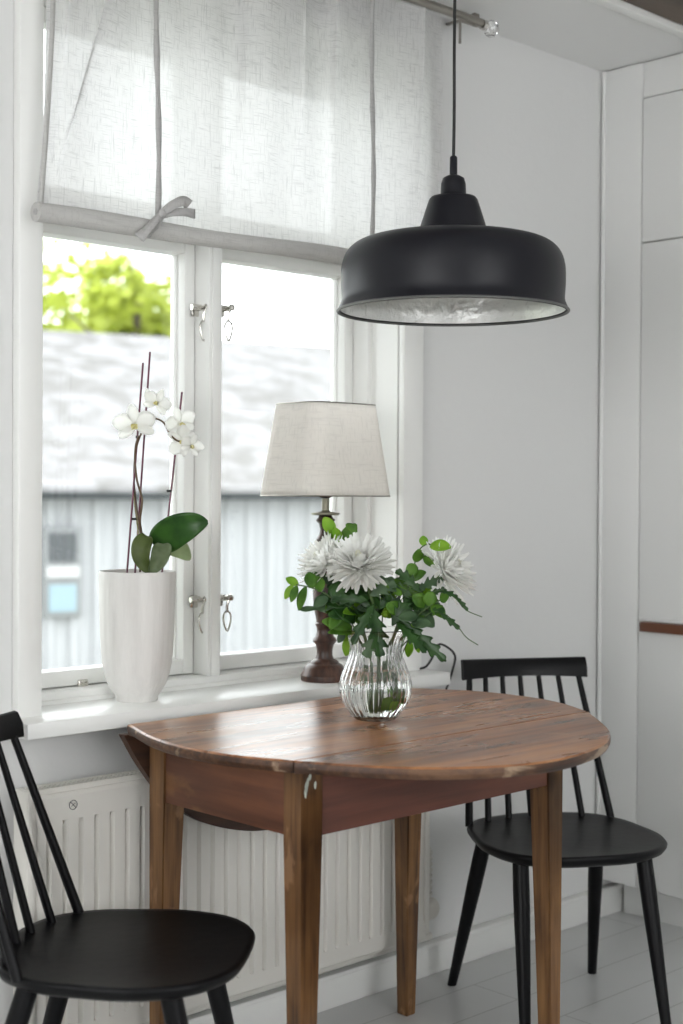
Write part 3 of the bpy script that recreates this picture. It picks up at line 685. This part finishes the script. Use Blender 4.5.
# ================================================================== TABLE LAMP
lamp = empty('table_lamp', (-1.088, -.003, ZS), 0, 'table lamp with dark turned wood base and linen shade on the sill', 'lamp')
prof = [(0, 0), (.055, 0), (.056, .004), (.0560, .013), (.0535, .017), (.0515, .020), (.0480, .030), (.043, .036), (.038, .039), (.0345, .040), (.033, .044), (.0295, .047), (.0215, .051), (.0185, .060), (.0185, .072), (.0215, .084), (.0275, .091), (.0290, .094), (.0270, .098), (.0215, .104), (.0185, .114), (.0195, .124), (.0225, .130), (.0235, .133), (.0200, .137), (.0205, .143), (.0245, .160), (.0275, .185), (.0282, .205), (.0265, .235), (.0225, .265), (.0175, .295), (.0155, .312), (.0160, .320), (.0205, .327), (.0215, .332), (.0190, .337), (.0150, .343), (.0125, .355), (.0150, .368), (.0215, .374), (.0225, .378), (.0170, .383), (.0150, .388)]
bm = B(); lathe(bm, prof + [(0, .388)], 48); obj('lamp_base', bm, LAMPW, lamp, angle=30)
bm = B(); lathe(bm, [(0, .3885), (.030, .3885), (.0345, .391), (.034, .394), (.012, .397), (.0085, .400), (.0085, .428), (0, .428)], 32); obj('drip_plate', bm, mat('aged_brass', (.22, .21, .16), .4, .5, .8), lamp)
bm = B(); lathe(bm, [(0, .4285), (.010, .4285), (.0150, .432), (.0150, .458), (.011, .470), (.011, .49), (0, .49)], 24); obj('lamp_socket', bm, BLKM, lamp)
bm = B(); lathe(bm, smooth_prof([(0, .4905), (.011, .4905), (.014, .50), (.028, .525), (.030, .545), (.02, .57), (0, .577)], 4), 20); obj('light_bulb', bm, mat('lamp_bulb_white', (.8, .8, .78), .3), lamp)
def rrect(hx, hy, r, n=10):
    P = []
    for cx, cy, a0 in ((hx-r, hy-r, 0), (-hx+r, hy-r, 90), (-hx+r, -hy+r, 180), (hx-r, -hy+r, 270)):
        P += [(cx+r*math.cos(R(a0+90*k/n)), cy+r*math.sin(R(a0+90*k/n))) for k in range(n+1)]
    return P
bm = B(); rows = []
Z0, Z1 = .434, .648
for k in range(13):
    t = k/12; P = rrect(.138-.032*t, .109-.027*t, .056-.014*t); P.append(P[0]); rows.append([(x, y, Z0+(Z1-Z0)*t) for x, y in P])
sheet(bm, rows); bmesh.ops.remove_doubles(bm, verts=bm.verts[:], dist=1e-5); obj('lamp_shade', bm, SHADE, lamp, angle=60, solid=.0012)
for t, z in ((0, Z0), (1, Z1)):
    bm = B(); tube(bm, [(x, y, z) for x, y in rrect(.138-.032*t, .109-.027*t, .056-.014*t)], .0016, 6, closed=True); obj('shade_ring', bm, DSTEEL, lamp)
bm = B()
for a in (0, 120, 240):
    v = Vector((math.cos(R(a)), math.sin(R(a)))); tube(bm, [(v.x*.012, v.y*.012, .468), (v.x*.05, v.y*.05, .475), (v.x*.085, v.y*.066, Z0+.018)], .0012, 6)
obj('shade_wire', bm, DSTEEL, lamp)
# flex: runs behind the base along the sill and hangs over the sill's right end
bm = B(); c = [(.055, .012, .006), (.12, .04, .003), (.22, .05, .003), (.275, -.02, .004), (.330, -.055, .008), (.356, -.064, .020)]
lp = lamp.location
loop = [at_y(447, 647, -.07), at_y(455, 656, -.07), at_y(452, 672, -.07), at_y(446, 690, -.06), at_y(440, 703, -.05)]
cc = [Vector(q) for q in ((.056, .03, .006), (.10, .07, .003), (.20, .078, .003), (.27, .05, .003), (.310, -.02, .004))] + [at_y(431, 660, -.06)-lp, at_y(438, 645, -.065)-lp] + [q-lp for q in loop]
tube(bm, catmull(cc, 6), .0030, 8); obj('lamp_cable', bm, CORD, lamp)

# ================================================================== ORCHID IN POT
pot_loc = Vector((-1.607, .022, ZS))
orc = empty('potted_orchid', pot_loc, 0, 'white orchid with purple stakes in a tall white ceramic pot on the sill', 'potted plant')
prof = [(0, 0), (.0425, 0), (.0440, .002), (.0450, .010), (.0520, .020), (.0625, .038), (.0695, .060), (.0740, .085), (.0765, .115), (.0780, .150), (.0795, .200), (.0810, .250), (.0815, .270), (.0805, .2735), (.0775, .274), (.0760, .271), (.0755, .262), (.0755, .258)]
bm = B(); lathe(bm, prof+[(.072, .15), (.05, .05), (0, .03)], 64); obj('pot', bm, CER, orc, angle=50)
bm = B(); lathe(bm, [(0, .252), (.03, .254), (.0745, .250)], 24)
for v in bm.verts: v.co.z += random.uniform(-.004, .006)
obj('bark_soil', bm, SOIL, orc)['kind'] = 'stuff'
PDp = (pot_loc-CAM).dot(fwd)
def op(px, py, d=0.0): return at(px, py, PDp+d)-pot_loc
for a, b in (((127, 573, .0), (143, 363, .0)), ((135, 573, .02), (150, 352, .02)), ((162, 573, .02), (182, 392, .03))):
    A_, B_ = op(*a), op(*b); A_ = A_-(B_-A_)*.06
    bm = B(); tube(bm, [A_, (A_+B_)/2, B_], .0022, 8); obj('stake', bm, STAKE, orc)
for q in ((138, 437, -.004), (134, 519, .0), (169, 491, .02)):
    c0 = op(*q); bm = B(); tube(bm, [c0+Vector((0, 0, -.0025)), c0+Vector((0, 0, .0025))], .0052, 10); obj('stake_clip', bm, CORD, orc)
def ostem(pp, r, m): bm = B(); tube(bm, catmull([op(*q) for q in pp], 6), r, 8); obj('stem', bm, m, orc)
ostem([(146, 572, .01), (142, 536, .01), (140, 520, .0), (142, 500, -.01), (137, 480, -.005), (135, 460, 0), (136, 445, -.01), (139, 436, -.02)], .0024, STEMB)
ostem([(140, 572, .0), (141, 540, -.01), (137, 510, .01), (134, 480, .01), (136, 450, .0), (143, 430, .0), (152, 419, .0), (163, 422, .0), (170, 434, -.01), (178, 441, -.01), (188, 441, -.012)], .0020, STEMB)
ostem([(144, 572, .01), (138, 530, .015), (134, 490, .012), (135, 455, .008)], .0018, STEMO)
def fat_leaf(pts, wid, m, fold=.15, side=None, label=None):
    C2 = catmull([op(*q) for q in pts], 6); n = len(C2); rows = []
    for i, p in enumerate(C2):
        t = i/(n-1); t_ = (C2[min(i+1, n-1)]-C2[max(i-1, 0)]).normalized(); view = -fwd
        s = t_.cross(view).normalized() if side is None else Vector(side).normalized(); nn = s.cross(t_).normalized()
        ww = wid*max(.04, (math.sin(math.pi*(min(1, t*.93+.06))**.78))**.62)
        rows.append([p+s*ww*u/2+nn*(abs(u)**1.5)*ww*fold for u in (-1, -.75, -.5, -.25, 0, .25, .5, .75, 1)])
    bm = B(); sheet(bm, rows); o = obj('leaf', bm, m, orc, angle=180, solid=.0022)
    if label: o['label'] = label
fat_leaf([(155, 546, -.01), (165, 538, -.03), (178, 530, -.05), (194, 524, -.06), (208, 522, -.06)], .070, ORL, .08, label='large glossy dark green leaf')
fat_leaf([(166, 540, .0), (174, 545, .01), (182, 551, .02), (190, 560, .03)], .044, ORL4, .1, label='pale underside of a leaf')
fat_leaf([(147, 536, -.045), (142, 546, -.060), (142, 559, -.060), (150, 574, -.05)], .040, ORL3, .22, label='folded olive leaf')
fat_leaf([(163, 544, -.045), (162, 551, -.055), (158, 562, -.062), (150, 574, -.055)], .040, ORL2, .22, label='folded olive leaf half')
def petal(bm, c, d, n_, L_, W_, cup=.2):
    d = d.normalized(); s = d.cross(n_).normalized(); nn = s.cross(d).normalized(); rows = []
    for i in range(7):
        t = i/6; ww = W_*max(.08, math.sin(math.pi*min(1, t*.88+.08))**.7); p = c+d*L_*t+nn*(cup*L_*t*t)
        rows.append([p+s*ww*u/2-nn*abs(u)*ww*.10 for u in (-1, -.5, 0, .5, 1)])
    sheet(bm, rows)
def orchid(px, py, dpt, size, face, roll, lab=None):
    c = op(px, py, dpt); n_ = Vector(face).normalized(); up = Vector((0, 0, 1)); x = up.cross(n_).normalized(); y = n_.cross(x)
    e = empty('orchid_flower', c); e.parent = orc
    if lab: e['label'] = lab
    for a, L_, W_ in ((90, 1, .62), (210, .95, .60), (330, .95, .60), (18, 1.05, 1.0), (162, 1.05, 1.0)):
        a = R(a+roll); d = x*math.cos(a)+y*math.sin(a); bm = B(); petal(bm, n_*.001+d*size*.06, d, n_, size*L_, size*W_*.95, .16 if W_ > .9 else .05)
        obj('petal', bm, PETW, e, angle=180, solid=.0007)
    bm = B(); d = -y*math.cos(R(roll))+x*math.sin(R(roll)); petal(bm, n_*.003, (d*.6+n_*.8), n_, size*.5, size*.32, .5); petal(bm, n_*.003, (x*.7+n_*.6+d*.2), n_, size*.3, size*.22, .4); petal(bm, n_*.003, (-x*.7+n_*.6+d*.2), n_, size*.3, size*.22, .4)
    tube(bm, [n_*.002, n_*.008+y*.002, n_*.011-y*.001], [.002, .0028, .001], 8)
    obj('flower_lip', bm, LIP, e, angle=180)
vf = -fwd
orchid(135, 425, -.02, .043, (vf.x, vf.y, -.25), 8)
orchid(157, 403, .0, .030, (vf.x*.9-.2, vf.y, -.1), -25)
orchid(180, 424, .0, .036, (vf.x+.6, vf.y-.3, -.1), 20)
orchid(183, 441, -.01, .034, (vf.x-.3, vf.y, -.4), 60)
orchid(191, 446, -.02, .026, (vf.x+.5, vf.y, -.2), -20)
bm = B(); lathe(bm, smooth_prof([(0, 0), (.003, .002), (.0045, .008), (.003, .014), (0, .017)], 3), 10)
q0 = op(147, 393, 0)
for v in bm.verts: v.co = v.co+q0-Vector((0, 0, .006))
obj('bud', bm, PETW, orc)

# ================================================================== VASE
VL = Vector((-1.330, -.415, TZ))
VD = (VL-CAM).dot(fwd)
fl = lambda a, z: .024*math.cos(24*a)*min(1, max(0, (z-.004)/.02))*min(1, max(0, (.168-z)/.02)) 
vout = smooth_prof([(0, 0), (.034, 0), (.043, .003), (.0535, .016), (.066, .036), (.0725, .060), (.0700, .084), (.0615, .108), (.0535, .130), (.0520, .145), (.0550, .160), (.0620, .176), (.0665, .183)], 4)
vin = smooth_prof([(.0650, .1835), (.0600, .176), (.0523, .160), (.0493, .145), (.0508, .130), (.0587, .108), (.0672, .084), (.0697, .060), (.0632, .036), (.050, .018), (.038, .010), (0, .009)], 4)
vase = empty('glass_vase', VL, 0, 'round ribbed clear glass vase of flowers on the table', 'vase')
bm = B(); lathe(bm, vout+vin, 192, flute=fl); obj('vase_body', bm, GLASS, vase, angle=80)
WIN = smooth_prof([(0, .0092), (.0375, .0098), (.0497, .018), (.0628, .036), (.0692, .060), (.0668, .084), (.0605, .102)], 4)
bm = B(); lathe(bm, WIN+[(0, .102)], 96); wt = obj('water', bm, WATER); wt.location = VL; tag(wt, 'clear water filling the lower half of the glass vase', 'water', kind='stuff')

def vp(px, py, d=0.0): return at(px, py, VD+d)
def blade(bm, a, b, wid, nrm, bend=.1, lobes=0, n=9, fold=.10, m=None):
    """leaf from a to b; lobes>0 cuts deep lobes into the rim"""
    a, b = Vector(a), Vector(b); L_ = (b-a).length; d = (b-a).normalized(); s = d.cross(nrm).normalized(); nn = s.cross(d).normalized()
    if lobes: n = lobes*6
    rows = []
    for i in range(n+1):
        t = i/n; ww = wid*max(.03, math.sin(math.pi*min(1, t*.92+.05))**.75)
        if lobes: q = (t*lobes+.1) % 1; ww *= .34+.76*(q/.72 if q < .72 else (1-q)/.28)
        p = a+d*L_*t-Vector((0, 0, 1))*bend*L_*t*t+nn*bend*.5*L_*math.sin(math.pi*t)
        sh = d*(ww*.30) if lobes else Vector((0, 0, 0))
        rows.append([p-s*ww/2+sh+nn*ww*fold, p-s*ww/4+sh*.5+nn*ww*fold*.3, p, p+s*ww/4+sh*.5+nn*ww*fold*.3, p+s*ww/2+sh+nn*ww*fold])
    sheet(bm, rows)
rl = random.Random(21)
def leaf_obj(parent, base, a, b, wid, m, lobes=0, bend=.1, nrm=None):
    if nrm is None: nrm = (-fwd+Vector((rl.uniform(-.5, .5), rl.uniform(-.5, .5), rl.uniform(0, .9)))).normalized()
    bm = B(); blade(bm, a-base, b-base, wid, nrm, bend, lobes); o = obj('leaf', bm, m, parent, angle=180, solid=.0006); return o
GS = 'leafy sprigs in the vase'
def sprig(label, pts, leaves, m_stem=STEM, r=.0014, name='leafy_sprig', cat='foliage', group=GS):
    """pts: [(px,py,depth offset)] from inside the vase to the tip; leaves: (px,py,d, px2,py2,d2, width px, material, lobes)"""
    base = vp(*pts[0]); e = empty(name, base, 0, label, cat, group)
    bm = B(); C2 = catmull([vp(*q)-base for q in pts], 6); tube(bm, C2, r, 7); obj('stem', bm, m_stem, e)
    for L_ in leaves:
        a = vp(L_[0], L_[1], L_[2]); b = vp(L_[3], L_[4], L_[5]); leaf_obj(e, base, a, b, L_[6]*VD/F, L_[7], L_[8] if len(L_) > 8 else 0, L_[9] if len(L_) > 9 else .06)
    return e
D, G_, M_, Bt = LDARK, LGREY, LMID, LBRT
sprig('upright sprig with bright yellow-green tip leaves in front of the lamp stem', [(374, 706, 0), (368, 650, .01), (356, 600, .03), (343, 560, .03), (334, 530, .02)],
      [(334, 534, .02, 324, 516, .02, 13, Bt), (333, 538, .02, 331, 521, .03, 9, Bt), (340, 545, .02, 333, 526, .0, 12, Bt), (341, 546, .03, 356, 522, .03, 15, M_), (346, 524, .03, 357, 533, .03, 10, M_), (344, 560, .03, 352, 541, .04, 12, M_), (347, 572, .03, 330, 560, .03, 12, M_)])
sprig('drooping sprig with small paired leaves reaching out to the left', [(370, 706, 0), (364, 655, 0), (350, 620, -.03), (330, 597, -.05), (312, 588, -.06), (292, 584, -.06)],
      [(298, 585, -.06, 286, 577, -.06, 9, Bt), (293, 585, -.06, 285, 598, -.06, 8, Bt), (297, 586, -.06, 291, 601, -.07, 8, M_), (306, 587, -.06, 299, 609, -.06, 11, M_), (312, 588, -.06, 309, 571, -.05, 13, M_), (320, 592, -.06, 318, 575, -.04, 12, M_),
       (328, 596, -.05, 314, 606, -.06, 12, G_), (334, 600, -.05, 340, 580, -.04, 17, D), (342, 610, -.04, 330, 628, -.06, 13, M_), (346, 615, -.04, 328, 614, -.06, 13, D)])
sprig('sprig with low green leaves hanging over the left rim of the vase', [(368, 706, .01), (362, 660, .02), (354, 635, .02), (346, 632, .03)],
      [(356, 633, -.02, 328, 631, -.05, 12, M_), (350, 632, .03, 341, 640, .03, 9, Bt), (350, 636, .03, 346, 655, .03, 12, Bt), (352, 628, -.03, 322, 619, -.05, 14, M_), (355, 622, -.03, 334, 606, -.05, 18, D), (345, 632, .0, 338, 642, .0, 8, G_)])
sprig('arching sprig with rounded green leaves above the right side', [(380, 706, 0), (388, 655, 0), (400, 615, -.02), (412, 575, -.02), (418, 552, -.02), (428, 544, -.02), (436, 549, -.02)],
      [(430, 546, -.03, 451, 546, -.05, 14, Bt), (424, 546, -.02, 423, 535, -.02, 9, Bt), (416, 562, -.02, 419, 548, -.03, 13, M_), (417, 566, -.02, 406, 574, -.03, 14, M_), (424, 556, -.02, 434, 566, -.03, 11, M_), (412, 580, -.02, 426, 571, -.03, 13, M_),
       (408, 588, -.02, 393, 580, -.04, 15, M_), (408, 596, -.02, 424, 596, -.05, 14, M_), (402, 612, -.03, 386, 603, -.05, 15, M_), (403, 612, -.03, 416, 622, -.06, 14, G_)])
sprig('sprig with round green leaves leaning to the right above the vase', [(382, 706, 0), (396, 650, -.01), (414, 620, -.04), (430, 606, -.05), (444, 598, -.05)],
      [(440, 600, -.05, 449, 595, -.06, 13, M_), (432, 605, -.05, 444, 617, -.07, 14, M_), (430, 606, -.05, 430, 590, -.05, 14, M_), (420, 614, -.04, 434, 626, -.06, 14, G_), (418, 616, -.05, 398, 617, -.06, 15, G_), (412, 624, -.05, 432, 622, -.07, 12, G_), (426, 606, -.04, 412, 594, -.05, 14, M_)])
sprig('sprig with bright leaves hanging behind the right rim of the vase', [(384, 706, .01), (398, 655, .03), (408, 640, .04), (414, 636, .05)],
      [(408, 640, .04, 419, 629, .04, 12, Bt), (410, 640, .04, 408, 656, .05, 9, Bt), (414, 637, .05, 424, 643, .05, 8, Bt), (416, 640, .05, 419, 652, .05, 7, Bt), (404, 634, .03, 414, 624, .03, 12, Bt)])
sprig('thin curling dark stem sweeping right below the right flower', [(384, 706, 0), (404, 640, -.02), (425, 600, -.04), (441, 590, -.05), (455, 598, -.05), (466, 610, -.05), (482, 617, -.05)],
      [(440, 590, -.05, 458, 597, -.06, 8, D, 3), (456, 597, -.05, 468, 610, -.05, 6, D, 3), (430, 594, -.04, 446, 588, -.05, 8, D, 2)], r=.0010)
sprig('thin curling dark stem drooping lowest to the right', [(386, 706, 0), (406, 645, -.03), (428, 614, -.06), (444, 614, -.07), (456, 624, -.07), (466, 637, -.07), (478, 645, -.07)],
      [(440, 613, -.07, 460, 628, -.07, 8, D, 3), (428, 612, -.06, 445, 610, -.07, 9, D, 2)], r=.0010)
sprig('sprig of small green leaves sunk under water in the vase', [(384, 640, .0), (390, 670, -.01), (392, 694, -.015), (400, 702, -.02)],
      [(392, 696, -.015, 380, 705, -.02, 11, M_), (393, 697, -.015, 402, 690, -.02, 11, M_), (397, 700, -.02, 388, 708, -.025, 10, Bt), (392, 694, -.01, 386, 686, -.01, 9, M_), (396, 698, -.02, 404, 702, -.02, 9, M_)])

def mum(label, px, py, d, rad, face, stem, leaves, n=230, squash=1.0):
    c = vp(px, py, d); fc = Vector(face).normalized(); base = vp(*stem[0])
    e = empty('chrysanthemum', base, 0, label, 'flower', 'white chrysanthemums in the vase')
    x = fc.orthogonal().normalized(); y = fc.cross(x); cb_ = c-base
    rn = random.Random(int(px)); bm = B(); ga = math.pi*(3-5**.5)
    for k in range(n):
        q = (k+.5)/n                    # 0 centre .. 1 outermost
        a = k*ga+rn.uniform(-.12, .12); el = R(84)-R(100)*q**.85+R(rn.uniform(-7, 7))
        rad_dir = x*math.cos(a)+y*math.sin(a); d0 = (rad_dir*math.cos(el)+fc*math.sin(el)).normalized()
        L_ = rad*(.60+.50*q)*rn.uniform(.85, 1.12)
        root = cb_+rad_dir*rad*.12*q-fc*rad*.34
        if q < .35: curl = (-rad_dir*.30-fc*.05)*L_
        else: curl = (fc*.30*rn.uniform(.4, 1.3)-(Vector((0, 0, .10)) if q > .85 else Vector((0, 0, 0))))*L_
        s = d0.cross(fc); s = s.normalized() if s.length > .08 else x; nn = s.cross(d0).normalized(); rows = []
        wd = rad*.062*rn.uniform(.8, 1.2)
        for i in range(7):
            t = i/6; ww = wd*(.45+.75*math.sin(math.pi*min(1, t*.62+.10))) * (1 if t < .95 else .5)
            p = root+d0*L_*t+curl*t*t
            rows.append([p-s*ww+nn*(ww*.6), p, p+s*ww+nn*(ww*.6)])
        fs = sheet(bm, rows)
        for f_ in fs: f_.material_index = 1 if q < .10 else 0
    b = obj('flower_head', bm, [PETW, PETC], e, angle=180)
    bm = B(); lathe(bm, smooth_prof([(0, -.01), (.005, -.008), (.012, 0), (.011, .005), (0, .006)], 3), 16); rot = fc.to_track_quat('Z', 'Y').to_matrix()
    for v in bm.verts: v.co = rot @ v.co + cb_-fc*rad*.16
    obj('flower_calyx', bm, LMID, e)
    bm = B(); P = [vp(*q)-base for q in stem]+[cb_-fc*rad*.20]; tube(bm, catmull(P, 6), .0032, 8); obj('stem', bm, STEM, e)
    for L_ in leaves: leaf_obj(e, base, vp(L_[0], L_[1], L_[2]), vp(L_[3], L_[4], L_[5]), L_[6]*VD/F, L_[7], L_[8] if len(L_) > 8 else 5, L_[9] if len(L_) > 9 else .12)
    return e
U = upv; Rg = rgt
mum('big white chrysanthemum in the middle of the bouquet', 359, 558, -.05, .060, (-fwd+U*1.25-Rg*.12), [(376, 708, 0), (378, 650, -.01), (374, 610, -.03), (366, 580, -.05)],
    [(372, 606, -.05, 380, 656, -.07, 24, D, 5, .02), (368, 600, -.04, 330, 596, -.06, 14, D, 4), (374, 604, -.05, 352, 640, -.07, 14, D, 4), (370, 596, -.05, 396, 580, -.05, 18, G_, 4), (372, 612, -.03, 342, 578, .0, 16, D, 4), (378, 630, -.06, 366, 657, -.06, 18, G_, 3, .02)], n=360)
mum('smaller white chrysanthemum facing left beside the lamp base', 320, 557, -.01, .054, (-Rg*.75+U*.65-fwd*.35), [(372, 708, 0), (370, 655, 0), (352, 610, .0), (334, 580, .0)],
    [(345, 590, -.01, 312, 573, -.03, 15, G_, 4, .04), (338, 584, .0, 306, 573, .0, 12, G_, 3, .03), (352, 606, -.03, 298, 609, -.06, 10, G_, 3, .02), (346, 596, .0, 326, 606, -.02, 18, D, 4), (356, 618, .0, 338, 594, -.02, 20, D, 4)], n=230)
mum('white chrysanthemum facing right, leaning over the right side', 453, 566, -.01, .062, (Rg*.86+U*.42-fwd*.40), [(380, 708, 0), (386, 660, 0), (402, 620, -.01), (424, 588, -.02)],
    [(400, 620, -.04, 446, 660, -.08, 17, D, 5, .02), (396, 622, -.05, 426, 652, -.08, 15, D, 5, .02), (414, 600, -.03, 376, 572, -.04, 13, G_, 4), (408, 608, -.02, 440, 600, -.05, 18, D, 4), (420, 592, -.03, 396, 566, -.03, 14, D, 4), (418, 590, -.02, 444, 576, -.05, 14, G_, 4), (400, 616, .0, 420, 580, .02, 18, D, 4), (392, 626, -.04, 410, 596, -.04, 17, D, 4)], n=230)
# filler leaves: their own leafy stem in the middle
fill = []
rf = random.Random(5)
for k in range(90):
    a = R(rf.uniform(20, 168)); r_ = rf.uniform(10, 52); cx_, cy_ = 383, 622
    x_, y_ = cx_+r_*1.35*math.cos(a), cy_-r_*.95*math.sin(a)
    fill.append((cx_+(x_-cx_)*.72+rf.uniform(-4, 4), cy_+(y_-cy_)*.70+rf.uniform(-2, 6), rf.uniform(-.05, .04), x_+rf.uniform(-9, 9), y_+rf.uniform(-7, 7), rf.uniform(-.06, .05), rf.uniform(7, 13), rf.choice([D, D, D, M_, M_, M_, Bt, G_]), rf.choice([0, 0, 4])))
sprig('dense dark green leaves at the middle of the bouquet just above the vase', [(378, 706, 0), (380, 660, 0), (382, 625, 0), (384, 590, 0)], fill, group=None)
